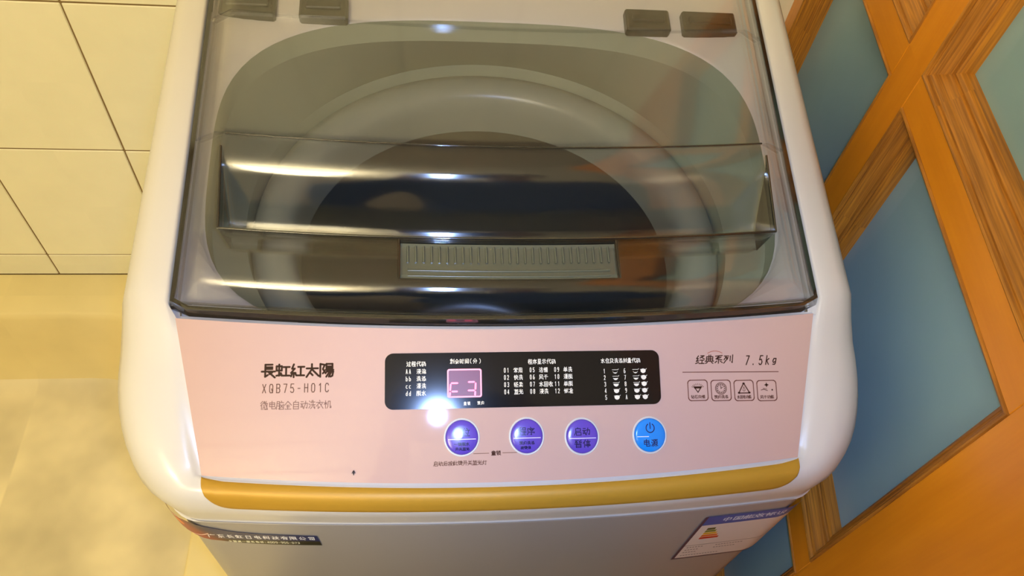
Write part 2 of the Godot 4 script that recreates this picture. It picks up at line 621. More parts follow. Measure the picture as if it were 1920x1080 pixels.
# deck under the lid, opening, balance ring and drum
func inside(o: Node3D):
	var n := 128
	var loop := func(kind: String, a: float, b: float, c: float) -> Array:
		var out := []
		for k in n:
			var th := TAU * (k + 0.5) / n
			var dx := cos(th)
			var dz := sin(th)
			if kind == "box":
				var zc := -0.06
				var t := 1e9
				t = minf(t, a / maxf(absf(dx), 1e-6))
				if dz > 0:
					t = minf(t, (b - zc) / dz)
				elif dz < 0:
					t = minf(t, (c - zc) / dz)
				var bx := dx * t
				out.append(Vector2(bx, zc + dz * t + 0.0100 * bow(bx) * smoothstep(0.6, 0.95, dz * t / (b - zc))))
			elif kind == "super":
				var e := 3.1 if dz < 0 else 4.0
				var t := pow(pow(absf(dx) / a, e) + pow(absf(dz) / b, e), -1.0 / e)
				out.append(Vector2(dx * t, c + dz * t + 0.0095 * bow(dx * t) * smoothstep(0.5, 0.98, dz * t / b)))
			else:
				out.append(Vector2(dx * a, c + dz * a))
		return out
	var lift := func(L: Array, drop: float) -> Array:
		var out := []
		for p in L:
			out.append(Vector3(p.x, 0.905 + TL * (0.1375 - p.y) - drop, p.y))
		return out
	var flat := func(L: Array, y: float) -> Array:
		var out := []
		for p in L:
			out.append(Vector3(p.x, y, p.y))
		return out
	var box0: Array = loop.call("box", 0.2556, 0.1390, -0.275)
	var box1: Array = loop.call("box", 0.2520, 0.1340, -0.272)
	var e0: Array = loop.call("super", 0.2480, 0.150, -0.016)
	var e1: Array = loop.call("super", 0.2460, 0.148, -0.016)
	var st := begin()
	patch(st, [lift.call(box0, 0.006), lift.call(box1, 0.010)], [], true)
	patch(st, [lift.call(box1, 0.010), lift.call(box1, 0.017)], [], true)
	patch(st, [lift.call(box1, 0.017), lift.call(e0, 0.026), lift.call(e1, 0.0285)], [], true)
	obj("inner_deck", done(st), M.deck, o)
	var w := begin()
	var e2: Array = loop.call("super", 0.2450, 0.147, -0.016)
	var c0: Array = loop.call("ring", 0.232, 0.0, -0.030)
	patch(w, [lift.call(e1, 0.0285), lift.call(e2, 0.050)], [], true)
	patch(w, [lift.call(e2, 0.050), flat.call(c0, 0.835)], [], true)
	patch(w, [flat.call(c0, 0.835), flat.call(c0, 0.40)], [], true)
	obj("tub_cover", done(w), M.tub_dark, o)
	var r := begin()
	lathe(r, [Vector2(0.231, 0.770), Vector2(0.231, 0.815), Vector2(0.226, 0.824), Vector2(0.214, 0.827), Vector2(0.200, 0.824), Vector2(0.193, 0.815), Vector2(0.191, 0.800), Vector2(0.191, 0.770)], 72, Vector3(0, 0, -0.03))
	obj("balance_ring", done(r), M.ring, o)
	var d := begin()
	lathe(d, [Vector2(0.1915, 0.775), Vector2(0.197, 0.765), Vector2(0.197, 0.43), Vector2(0.18, 0.41), Vector2(0.001, 0.41)], 72, Vector3(0, 0, -0.03))
	obj("drum", done(d), M.steel, o)
	var p := begin()
	var P := []
	for i in 12:
		var row := []
		for k in 72:
			var th := TAU * k / 72.0
			var rr := 0.165 * i / 11.0
			var fin := pow(maxf(0.0, cos(th * 2.0 + rr * 6.0)), 6.0) * 0.03 * smoothstep(0.02, 0.06, rr) * (1.0 - smoothstep(0.13, 0.165, rr))
			row.append(Vector3(rr * cos(th), 0.425 + fin + 0.02 * (1.0 - rr / 0.165), -0.03 + rr * sin(th)))
		P.append(row)
	patch(p, P, [], true)
	obj("pulsator", done(p), M.rotor, o)
	# hinge pockets on the rear of the deck
	for q in [[-0.226, 0.050], [-0.158, 0.044], [0.150, 0.044], [0.212, 0.054]]:
		var h := begin()
		var zz := -0.163
		var tf := Transform3D(Basis(Vector3.RIGHT, deg_to_rad(15.0)), Vector3(q[0], 0.905 + TL * (0.1375 - zz) - 0.022, zz))
		bevel_box(h, Vector3.ZERO, Vector3(q[1], 0.012, 0.026), 0.002, tf)
		bevel_box(h, Vector3(0, 0.007, 0), Vector3(q[1] - 0.012, 0.004, 0.008), 0.001, tf)
		obj("hinge_block", done(h), M.hinge, o)

# ---------------------------------------------------------------- the lid
func lid_point(x: float, v: float, d: float) -> Vector3:
	# v runs down the slope, d is the depth below the plane of the lid
	var u := v + 0.0105 * bow(x)
	return Vector3(x, 0.922 - u * 0.2588 - d * 0.9659, 0.1375 + u * 0.9659 - d * 0.2588)

func ramp(list: Array, t: float) -> float:
	if t <= list[0][0]:
		return list[0][1]
	for i in list.size() - 1:
		if t <= list[i + 1][0]:
			return lerpf(list[i][1], list[i + 1][1], (t - list[i][0]) / (list[i + 1][0] - list[i][0]))
	return list[-1][1]

var dish_curve := []
func dish(v: float) -> float:  # the sunk handle trough: slopes integrated from angles
	if dish_curve.is_empty():
		var angles := [[-0.150, 0.0], [-0.142, 4.0], [-0.131, 12.0], [-0.125, 22.0], [-0.1195, 31.0], [-0.112, 40.0], [-0.100, 42.0], [-0.090, 38.0], [-0.083, 29.0], [-0.076, 13.0], [-0.068, 3.0], [-0.0605, 0.0]]
		var d := 0.0
		for i in 181:
			var vv := -0.150 + 0.0895 * i / 180.0
			dish_curve.append([vv, d])
			d += tan(deg_to_rad(ramp(angles, vv))) * 0.0895 / 180.0
	if v <= -0.150:
		return 0.0
	if v <= -0.0605:
		return ramp(dish_curve, v)
	return ramp([[-0.0605, dish_curve[-1][1]], [-0.0598, 0.0]], v)

func widen(x: float, v: float) -> float:  # the trough is a little wider towards the back
	return x + signf(x) * 0.0052 * clampf((-0.06 - v) / 0.08, 0.0, 1.0) * ramp([[0.18, 0.0], [0.2203, 1.0], [0.2222, 1.0], [0.2285, 0.0]], absf(x))

func lid_depth(x: float, v: float) -> float:
	var front := ramp([[-0.030, 0.0], [-0.027, 0.0001], [-0.024, 0.0004], [-0.021, 0.0009], [-0.0185, 0.0018], [-0.0155, 0.0032], [-0.012, 0.0056], [-0.009, 0.0083], [-0.006, 0.0116], [-0.004, 0.0145], [-0.002, 0.0185]], v)
	var side := ramp([[0.2285, 0.0], [0.2300, 0.0004], [0.2315, 0.0014], [0.2515, 0.0160], [0.2535, 0.0175]], absf(x))
	var d := maxf(front, side)
	if absf(x) < 0.2219:
		d = maxf(d, dish(v) * ramp([[0.2211, 1.0], [0.2219, 0.0]], absf(x)))
	if absf(x) < 0.0862 and v > -0.0580 and v < -0.0262:
		d = maxf(d, 0.005 * minf(minf(ramp([[0.0850, 1.0], [0.0862, 0.0]], absf(x)), clampf((v + 0.058) / 0.001, 0, 1)), clampf((-0.0262 - v) / 0.001, 0, 1)))
	return d

func lines(from: float, to: float, step: float, extra: Array) -> Array:
	var all := []
	var n := int(ceil((to - from) / step))
	for i in n + 1:
		all.append(lerpf(from, to, i / float(n)))
	for e in extra:
		if e > from and e < to:
			all.append(e)
	all.sort()
	var out := [all[0]]
	for a in all:
		if a - out[-1] > 0.00012:
			out.append(a)
	return out

func shell(st: SurfaceTool, v0: float, v1: float):
	var ex := []
	for c in [0.2211, 0.2219, 0.0850, 0.0862]:
		for d in [-0.0008, 0.0, 0.0008]:
			ex.append(c + d)
			ex.append(-c - d)
	for c in [0.2278, 0.2285, 0.2300, 0.2315, 0.2322, 0.2505, 0.2515, 0.2535]:
		ex.append(c)
		ex.append(-c)
	var ev := []
	for c in [-0.0605, -0.0598, -0.058, -0.057, -0.0272, -0.0262]:
		for d in [-0.0008, 0.0, 0.0006]:
			ev.append(c + d)
	for i in 46:
		ev.append(-0.152 + 0.002 * i)
	for c in [-0.030, -0.027, -0.024, -0.021, -0.0185, -0.0155, -0.012, -0.009, -0.006, -0.004, -0.002]:
		ev.append(c)
	var xs := lines(-0.2535, 0.2535, 0.01, ex)
	var vs := lines(v0, v1, 0.012, ev)
	var edges := []
	for skin in [0.0, 0.0024, 0.0048]:
		var P := []
		for v in vs:
			var row := []
			for x in xs:
				row.append(lid_point(widen(x, v) * (1.0 - skin * 4.0), v - (skin if v > v1 - 1e-6 and v1 > -0.01 else 0.0), lid_depth(x, v) + skin * (0.4 if absf(x) > 0.253 or v > -0.0021 else 1.0)))
			P.append(row)
		patch(st, P)
		var rim: Array = P[0].duplicate()
		for i in range(1, P.size()):
			rim.append(P[i][-1])
		var far: Array = P[-1].duplicate()
		far.reverse()
		rim.append_array(far.slice(1))
		for i in range(P.size() - 2, 0, -1):
			rim.append(P[i][0])
		edges.append(rim)
	patch(st, [edges[0], edges[2]], [], true)

func lid(o: Node3D):
	var st := begin()
	shell(st, -0.1440, -0.0020)
	var L := obj("lid", done(st), M.smoke, o)
	L.set_meta("label", "smoked see-through folding lid")
	var rp := begin()
	shell(rp, -0.2660, -0.1452)
	obj("rear_panel", done(rp), M.smoke, L)
	var rs := begin()
	shell(rs, -0.3300, -0.2675)
	obj("hinge_cover", done(rs), M.smoke, L)
	# dark rubber edge round the foot of the lid
	var ed := begin()
	var rows := [[], [], [], []]
	var path := []
	for i in 30:
		path.append([-1.0, lerpf(-0.33, -0.004, i / 29.0)])
	for i in range(1, 40):
		path.append([lerpf(-1.0, 1.0, i / 40.0), 0.0005])
	for i in 30:
		path.append([1.0, lerpf(-0.004, -0.33, i / 29.0)])
	for p in path:
		var x: float = p[0] * 0.2535
		var out := Vector3(signf(p[0]) if absf(p[0]) == 1.0 else 0.0, 0, 1.0 if absf(p[0]) < 1.0 or p[1] > -0.01 else 0.0).normalized()
		var base := lid_point(x, p[1], 0.0172)
		var tall := 0.0024 if absf(p[0]) == 1.0 else 0.0012
		rows[0].append(base - out * (0.0022 + tall * 0.5) + Vector3(0, tall, 0))
		rows[1].append(base + out * (0.0010 - tall * 0.35) + Vector3(0, tall, 0))
		rows[2].append(base + out * 0.0022 - Vector3(0, 0.0060, 0))
		rows[3].append(base - out * 0.0022 - Vector3(0, 0.0052, 0))
	rows.append(rows[0])
	for i in 4:
		patch(ed, [rows[i], rows[i + 1]])
	obj("lid_edge", done(ed), M.smoke_edge, L)
	# fold line between the two halves
	var hl := begin()
	for i in 24:
		var a := lid_point(lerpf(-0.224, 0.224, i / 24.0), -0.1446, 0.0014)
		var b := lid_point(lerpf(-0.224, 0.224, (i + 1) / 24.0), -0.1446, 0.0014)
		tube(hl, [a, b], 0.0008, 6)
	obj("fold_hinge", done(hl), M.smoke_edge, L)
	# thick clear walls of the trough, dark because one looks along the plastic
	var tw := begin()
	for s in [-1.0, 1.0]:
		var a := []
		var b := []
		for i in 40:
			var v := lerpf(-0.132, -0.0600, i / 39.0)
			a.append(lid_point(widen(s * 0.2209, v), v, 0.0006))
			b.append(lid_point(widen(s * 0.2205, v), v, maxf(dish(minf(v, -0.0606)) - 0.0004, 0.0007)))
		patch(tw, [a, b])
		tube(tw, a, 0.0010, 6)
	var fa := []
	var fb := []
	var deep := dish(-0.0606)
	for i in 41:
		var x := lerpf(-0.2205, 0.2205, i / 40.0)
		fa.append(lid_point(x, -0.0606, 0.0006))
		fb.append(lid_point(x, -0.0609, deep - 0.0004))
	patch(tw, [fa, fb])
	var line := []
	for i in 41:
		line.append(lid_point(lerpf(-0.2205, 0.2205, i / 40.0), -0.0602, 0.0006))
	tube(tw, line, 0.0011, 6)
	obj("trough_wall", done(tw), M.smoke_edge, L)
	# ribbed finger grip
	var gp := begin()
	var P := []
	for i in 9:
		var v := lerpf(-0.0568, -0.0275, i / 8.0)
		var row := []
		for k in 25:
			var x := lerpf(-0.0846, 0.0846, k / 24.0)
			row.append(lid_point(x, v, 0.0046 + 0.0012 * sin(PI * i / 8.0)))
		P.append(row)
	patch(gp, P)
	var grip := obj("finger_grip", done(gp), M.grip, L)
	grip.set_meta("label", "olive ribbed finger grip")
	var rib := begin()
	for k in 27:
		var x := lerpf(-0.079, 0.079, k / 26.0)
		tube(rib, [lid_point(x, -0.0545, 0.0042), lid_point(x, -0.0410, 0.0046)], 0.0009, 6)
	for v in [-0.0345, -0.0300]:
		var row_line := []
		for k in 17:
			row_line.append(lid_point(lerpf(-0.079, 0.079, k / 16.0), v, 0.0050))
		tube(rib, row_line, 0.0009, 6)
	for s in [-1.0, 1.0]:
		var gw := begin()
		tube(gw, [lid_point(s * 0.0856, -0.0585, 0.001), lid_point(s * 0.0856, -0.0262, 0.001)], 0.0009, 6)
		obj("grip_edge", done(gw), M.smoke_edge, L)
	var rb := obj("grip_ribs", done(rib), M.grip, grip)
	rb.set_meta("kind", "stuff")

func tube(st: SurfaceTool, pts: Array, rad: float, n := 8, caps := true):
	var rows := []
	for i in pts.size():
		var d: Vector3 = (pts[mini(i + 1, pts.size() - 1)] - pts[maxi(i - 1, 0)]).normalized()
		var side := d.cross(Vector3.UP if absf(d.y) < 0.9 else Vector3.RIGHT).normalized()
		var up := side.cross(d)
		var row := []
		for k in n:
			var a := TAU * k / n
			row.append(pts[i] + (side * cos(a) + up * sin(a)) * rad)
		rows.append(row)
	patch(st, rows, [], true)
	if caps:
		fan(st, rows[0])
		fan(st, rows[-1], true)

# ---------------------------------------------------------------- the control panel and its print
# strokes of each character on a 16 by 16 grid: every pair is a point, a space lifts the pen
const SHUI := "2143 1638 1e4a "
const MU := "0565 313f 3608 3568 "
const HE := "5021 0565 313f 350b 3669 "
const RADICAL_MOON := "110b0f 1161 616f4e 1565 1969 "
const REN := "5007 353f "
const JIN := "3004 1353 0858 333e 3e5b "
const SI := "411646 461b5a 0f5d "
const CHE := "0363 3108 0868 363f 0c6b "
const SHOU := "0464 323f1d 0b69 "
const RI := "02525d0d02 0858 "
const XIN := "313f 1418 5467 "
var GLYPH := {
	"長": "4048 40c0 43c3 45c5 08f8 484e7c 78ff c99b", "虹": "0262670702 303d 0d6c 5a6d 83f3 b3bd 7dfd", "紅": "301545 450a5a 3a3f 1b0e 5b6d 83f3 b3bd 7dfd",
	"太": "15e5 70761f 76fe 5a8d", "陽": "000f 005136 36593b 70e0e57570 73e3 67f7 976b 89f9 f9eecf b97f d9af",
	"微": "4004 4408 272f 61649491 8084 5797 6a5f 6a9a9eae c0a6 b4f4 e4df9f b6ff", "电": "23d3da2a23 26d6 707efefb", "脑": RADICAL_MOON + "a0b2 73f3 767f 7fff f6ff 97dc d79c",
	"全": "7108 71f8 48b8 4bbb 787f 1fef", "自": "7052 23d3df2f23 27d7 2bdb", "动": "1262 0676 361c 1c6b 486e 85f5eecd b1b57f", "洗": SHUI + "8065 73e3 a0a8 58f8 998c5f c8cdefec",
	"衣": "7082 04f4 740b 4a4f8c d6a9 75ff", "机": MU + "928c6f 92d2defefb", "过": "64f4 c0cc9b 788a 1133 06363c 0f3c8fff", "程": HE + "81e1e58581 78f8 b8bf 8bfb 6fff",
	"代": REN + "66f4 90a7cdfffb d0e2", "码": "0262 320c 28686f2f28 72d2d7 9297 97f7fede 7bdb", "浸": SHUI + "71e1e676 73e3 6968f8f9 8ada6f 8bff", "泡": SHUI + "9065 83e3eadb 77b7bb7b 777efefb",
	"涤": SHUI + "9066 82d268 85f9 6bfb abaf 8d6f ddfe", "漂": SHUI + "60f0 73e3e67673 9096 c0c6 78e8 5afa aaaf 8c6f ccef", "脱": RADICAL_MOON + "8092 e0d2 84e4e98984 998c6f c9cefefc",
	"水": "707f5d 05556514 641e d396 86fe", "剩": "7021 0393 404f 1686 490e 498e b3bb f0feed", "余": "7108 71f8 48b8 2bdb 787f5e 4d2f bdde", "时": RI + "64f4 c0cfae 789b",
	"间": "1123 151f 51f1fede 55b5bd5d55 59b9", "分": "6008 90f8 37c7beae 771f", "序": "7082 13f3 132b0f 55d598 7698 4afaec 9a9f7e", "显": "30c0c73730 33c3 686e 989e 294c d9bc 0fff",
	"示": "21d1 05f5 757f5e 390d b9fd", "常": "7073 2143 d1b3 0604f4f6 56a6a95956 2e2bcbce 797f", "用": "212a0f 21d1dfbe 26d6 2bdb 707f", "快": XIN + "73e3e8 58f8 a0a85f a9ff",
	"轻": CHE + "81e176 95f8 79e9 a9af 6fff", "柔": "31b183 5375 14e4d6 848867 0afa 797f 7a1f 7aef", "蓝": "02f2 4044 b0b4 3538 6469 a487 a6f6 c7d9 2f2bdbdf 6b6f 9b9f 0fff",
	"光": "7076 2145 d1b5 07f7 577b0f 979efefb", "洁": SHUI + "63f3 a0a7 77e7 7aeaef7f7a", "桶": MU + "71e1b4 7294 747f 74e4efdf 78e8 7beb a4af", "风": "212b0f 21d1dbfffc 45ad a44d",
	"干": "32c2 07f7 727f", "回": "11e1ef1f11 55a5ab5b55", "收": "121b 1b4a 515f 9067 84f4 d4be6f 87ff", "单": "4063 c0a3 24d4da2a24 27d7 747f 0cfc", "标": MU + "82e2 65f5 a5ae8d 886c d8fc",
	"准": "0224 0e4a 8054 646f 65f5 68e8 6beb 6fff a5af b0c3", "位": REN + "90b2 64f4 779b d5bd 5fff", "及": "11c1a5e59c2f 31290f 58bcff", "剂": "3052 0484 641a 148a 390f 697f b2bb f0feed",
	"量": "40b0b44440 42b2 06f6 38c8cc3c38 3aca 787f 1ddd 0fff", "童": "7081 22d2 4254 b294 05f5 27d7db2b27 29d9 777f 2ddd 0fff", "锁": JIN + "b0b4 7193 e1d3 75e5eb 757b a7ac6f bcff",
	"预": "016134 1244 066658 363f1e 71f1 b1a4 84e4eb 848b b6a97f bcff", "约": SI + "9066 83f3edcd 789b", "启": "7082 32d2d737 32390f 4aeaef4f4a", "暂": "1181 4115 1575 4248 0888 e0a2 a2a8 a4f4 d4d8 39d9df3f39 3cdc",
	"停": REN + "a0a2 63f3 85d5d88885 5b5afafb 7cec acaf", "源": SHUI + "61f1 616a4f b2a3 84e4ea8a84 87e7 babf 8c7e dcfe", "后": "d132 323b0f 36f6 59d9de5e59", "按": SHOU + "a0b2 7573f3f5 a58bef d8bc7f 68f8",
	"此": "313e 363e 404d 4676 1d14 0e7c a0adfefb f4a7", "键": "3003 1353 0747 333e 3e5b 619165 6595957d 6aff a2e2e6 95f5 a6e6 a9f9 c0cc", "开": "21d1 07f7 515a1f b1bf", "关": "4063 c0a3 24d4 09f9 747a0f 7aff",
	"灯": "1518 6457 414a0f 4a6d 83f3 c3cfae", "经": SI + "81e175 a4f7 79e9 b9bf 6fff", "典": "232b 23d3db 27d7 606b 909b 0bfb 4d1f bdef", "系": "d112 824595 b427d9 797f 4b1e abee", "列": "0282 4209 35750f 4668 b2bb f0feed",
	"钻": JIN + "a0a8 a4f4 78e8ef7f78", "石": "11f1 710a 48d8df4f48", "内": "131f 13e3eece 70747b4d 76bc", "功": "0363 333c 0d6b 84f4eece b0b46f", "能": "400555 4265 070f 07575f4f 0a5a 0d5d 8086f6 e193 888efefc ea8c",
	"一": "07f7", "广": "7082 12f2 120f", "东": "11e1 6027d7 777f5e 4a1e aaed", "长": "c163 07f7 404e8c 77fe", "日": "31d1df3f31 37d7", "科": HE + "8193 8598 6bf9 d0df", "技": SHOU + "74f4 b0b7 78e86f 89ff",
	"有": "03f3 80610a 565f 56d6debe 59d9 5cdc", "限": "000f 005136 36593b 71d1d777 74d4 717eac a7ff e9bb", "公": "5118 91f8 672dcc 9adf", "司": "14b4 21e1eebe 48a8ad4d48", "国": "11e1ee1e11 44b4 48b8 4cbc 747c 99aa",
	"统": SI + "a0b2 73f3 a377d6 c5e7 98896f c8cefefc", "服": RADICAL_MOON + "81e1e5c5 818f 88e85f 9aff", "务": "5016 52d218 34e9 3bdbceae 790f", "话": "1133 06363d5b f071 64f4 b1b8 78e8ee7e78",
	"中": "23d3da2a23 707f", "效": "3052 0484 1507 5578 680f 167f 9067 84f4 d4be6f 87ff", "识": "1133 06363d5b 82e2e98982 9b7f cbff",
}
var LATIN := {
	"0": "2060838c6f2f0c0320", "1": "23505f", "2": "03206083850f8f", "3": "022060828567 67898d6f2f0d 3767", "4": "6f600b8b", "5": "801007568a8c6f2f0d", "6": "7030060c2f6f8c896707", "7": "00803f", "8": "206082856727050220 27090c2f6f8c8967",
	"9": "1f5f8983602003062787", "X": "008f 800f", "Q": "2060838c6f2f0c0320 588f", "B": "000f 0060828567 07678a8d6f0f", "H": "000f 808f 0787", "C": "83602003 0c2f6f8c 030c", "A": "0f408f 2a6a", "b": "000f 0666898c6f0f", "c": "86260a0c2f8f",
	"d": "808f 86260a0c2f8f", "k": "000f 7509 298f", "g": "8525080a2c8a 858d6f1f", "-": "1868", ".": "3e3f", ":": "3738 3e3f", "(": "60343b6f", ")": "20545b2f",
}

func dab(im: Image, a: Vector2, b: Vector2, w: float, col: Color):
	var r := w / 2.0 + 1.0
	var x0 := maxi(0, int(floor(minf(a.x, b.x) - r)))
	var x1 := mini(im.get_width() - 1, int(ceil(maxf(a.x, b.x) + r)))
	var y0 := maxi(0, int(floor(minf(a.y, b.y) - r)))
	var y1 := mini(im.get_height() - 1, int(ceil(maxf(a.y, b.y) + r)))
	var ab := b - a
	var l2 := maxf(ab.length_squared(), 1e-6)
	for y in range(y0, y1 + 1):
		for x in range(x0, x1 + 1):
			var p := Vector2(x + 0.5, y + 0.5)
			var t := clampf((p - a).dot(ab) / l2, 0.0, 1.0)
			var k := clampf(w / 2.0 + 0.5 - p.distance_to(a + ab * t), 0.0, 1.0)
			if k > 0.0:
				im.set_pixel(x, y, im.get_pixel(x, y).lerp(col, k * col.a))

func trace(im: Image, pts: Array, w: float, col: Color):
	for i in pts.size() - 1:
		dab(im, pts[i], pts[i + 1], w, col)

func write(im: Image, text: String, at: Vector2, size: Vector2, step: float, w: float, col: Color, slant := 0.0):
	var x := at.x
	for ch in text:
		var wide: bool = GLYPH.has(ch)
		var code: String = GLYPH[ch] if wide else LATIN.get(ch, "")
		for stroke in code.split(" ", false):
			var pts := []
			for i in range(0, stroke.length() - 1, 2):
				var gx := stroke.substr(i, 1).hex_to_int() / 15.0
				var gy := stroke.substr(i + 1, 1).hex_to_int() / 15.0
				pts.append(Vector2(x + gx * size.x + (1.0 - gy) * slant * size.y, at.y + gy * size.y))
			trace(im, pts, w, col)
		x += step if wide else step * 0.62

func blob(im: Image, c: Vector2, r: Vector2, col: Color, above := -1e9):
	for y in range(int(c.y - r.y - 1), int(c.y + r.y + 2)):
		for x in range(int(c.x - r.x - 1), int(c.x + r.x + 2)):
			var q := Vector2(x + 0.5 - c.x, y + 0.5 - c.y)
			if q.y < above:
				continue
			var k := clampf((1.0 - Vector2(q.x / r.x, q.y / r.y).length()) * minf(r.x, r.y) + 0.5, 0.0, 1.0)
			if k > 0.0 and x >= 0 and y >= 0 and x < im.get_width() and y < im.get_height():
				im.set_pixel(x, y, im.get_pixel(x, y).lerp(col, k))

func hoop(im: Image, c: Vector2, r: float, w: float, col: Color, from := 0.0, to := TAU):
	var pts := []
	for i in 33:
		var a := lerpf(from, to, i / 32.0)
		pts.append(c + Vector2(cos(a), sin(a)) * r)
	trace(im, pts, w, col)

func round_box(im: Image, p: Vector2, q: Vector2, r: float, w: float, col: Color):
	trace(im, [Vector2(p.x + r, p.y), Vector2(q.x - r, p.y)], w, col)
	trace(im, [Vector2(p.x + r, q.y), Vector2(q.x - r, q.y)], w, col)
	trace(im, [Vector2(p.x, p.y + r), Vector2(p.x, q.y - r)], w, col)
	trace(im, [Vector2(q.x, p.y + r), Vector2(q.x, q.y - r)], w, col)
	hoop(im, p + Vector2(r, r), r, w, col, PI, PI * 1.5)
	hoop(im, Vector2(q.x - r, p.y + r), r, w, col, PI * 1.5, TAU)
	hoop(im, q - Vector2(r, r), r, w, col, 0, PI / 2)
	hoop(im, Vector2(p.x + r, q.y - r), r, w, col, PI / 2, PI)

# a point of the control panel: x across, u down the slope, h above it
func panel_at(x: float, u: float, h := 0.0) -> Vector3:
	return Vector3(x, 0.90 - u * 0.45399 + h * 0.89101, 0.1375 + u * 0.89101 + h * 0.45399)

func panel_print() -> ImageTexture:
	# 4 pixels to the millimetre; origin at x = -0.256, u = -0.004
	var im := Image.create(2048, 544, false, Image.FORMAT_RGB8)
	im.fill(Color(0.74, 0.625, 0.58))
	var K := 4000.0
	var o := Vector2(-0.256, -0.004)
	var px := func(x: float, u: float) -> Vector2: return (Vector2(x, u) - o) * K
	var ink := Color(0.17, 0.10, 0.08)
	var soft := Color(0.30, 0.20, 0.17)
	var at: Vector2 = px.call(-0.1865, 0.0365)
	write(im, "長虹紅太陽", at, Vector2(38, 38), 42.5, 5.4, ink)
	write(im, "XQB75-H01C", px.call(-0.1855, 0.0510), Vector2(17, 25), 32.6, 2.2, soft)
	write(im, "微电脑全自动洗衣机", px.call(-0.1865, 0.0634), Vector2(20, 24), 22.9, 1.9, Color(0.42, 0.32, 0.30))
	# series name, capacity, rule and the four feature pictures
	write(im, "经典系列", px.call(0.1475, 0.0340), Vector2(28, 26), 31, 2.8, ink, 0.15)
	hoop(im, px.call(0.1640, 0.0420), 45, 1.6, Color(0.62, 0.35, 0.28), PI * 1.32, PI * 1.68)
	write(im, "7.5kg", px.call(0.1885, 0.0350), Vector2(17, 28), 37, 3.0, ink, 0.25)
	trace(im, [px.call(0.1365, 0.0472), px.call(0.2158, 0.0480)], 2.2, Color(0.35, 0.2, 0.17))
	var words := ["钻石内桶", "预约洗涤", "水回收功能", "风干功能"]
	for k in 4:
		var p: Vector2 = px.call(0.1400 + 0.0190 * k, 0.0536 + 0.0004 * k)
		var c := p + Vector2(32, 26)
		round_box(im, p, p + Vector2(64, 64), 10, 2.4, Color(0.35, 0.2, 0.17))
		var each := 11.5 if k != 2 else 9.4
		write(im, words[k], p + Vector2(32 - each * words[k].length() / 2.0, 47), Vector2(each - 1.6, 10), each, 1.3, soft)
		if k == 0:
			trace(im, [c + Vector2(-12, -5), c + Vector2(12, -5), c + Vector2(0, 12), c + Vector2(-12, -5)], 2.5, ink)
			trace(im, [c + Vector2(-10, -2), c + Vector2(10, -2)], 4.0, ink)
			for a in 9:
				var dir := Vector2.from_angle(lerpf(-PI * 0.88, -PI * 0.12, a / 8.0))
				trace(im, [c + dir * Vector2(16, 11), c + dir * Vector2(21, 15)], 1.3, soft)
		elif k == 1:
			hoop(im, c, 18, 1.8, soft)
			hoop(im, c, 14.5, 1.2, soft)
			for a in 12:
				var dir := Vector2.from_angle(TAU * a / 12.0)
				trace(im, [c + dir * 10.5, c + dir * 13], 1.8, ink)
			trace(im, [c + Vector2(0, -9), c, c + Vector2(5, -4)], 1.5, ink)
		elif k == 2:
			trace(im, [c + Vector2(0, -17), c + Vector2(18, 14), c + Vector2(-18, 14), c + Vector2(0, -17)], 3.4, soft)
			trace(im, [c + Vector2(0, -6), c + Vector2(4, 5), c + Vector2(0, 8), c + Vector2(-4, 5), c + Vector2(0, -6)], 1.2, soft)
			for v in [Vector2(0, -16), Vector2(17, 13), Vector2(-17, 13)]:
				blob(im, c + v, Vector2(4, 3), ink)
		else:
			trace(im, [c + Vector2(0, -18), c + Vector2(0, -6)], 2.2, ink)
			trace(im, [c + Vector2(-6, -12), c + Vector2(6, -12)], 2.2, ink)
			blob(im, c + Vector2(0, -12), Vector2(4, 4), ink)
			trace(im, [c + Vector2(-19, 4), c + Vector2(-10, 2), c + Vector2(2, 6)], 1.8, soft)
			trace(im, [c + Vector2(-12, -1), c + Vector2(0, 1)], 1.3, soft)
			blob(im, c + Vector2(18, 4), Vector2(2.4, 2.4), ink)
	# child lock mark between the first two buttons, and the note below
	trace(im, [px.call(-0.0300, 0.1055), px.call(-0.0185, 0.1055)], 1.2, soft)
	trace(im, [px.call(-0.0080, 0.1055), px.call(0.0030, 0.1055)], 1.2, soft)
	write(im, "童锁", px.call(-0.0165, 0.1038), Vector2(13, 13), 15, 1.5, ink)
	write(im, "启动后按此键开关蓝光灯", px.call(-0.0600, 0.1105), Vector2(13, 13), 14.6, 1.3, soft)
	return tex(im)

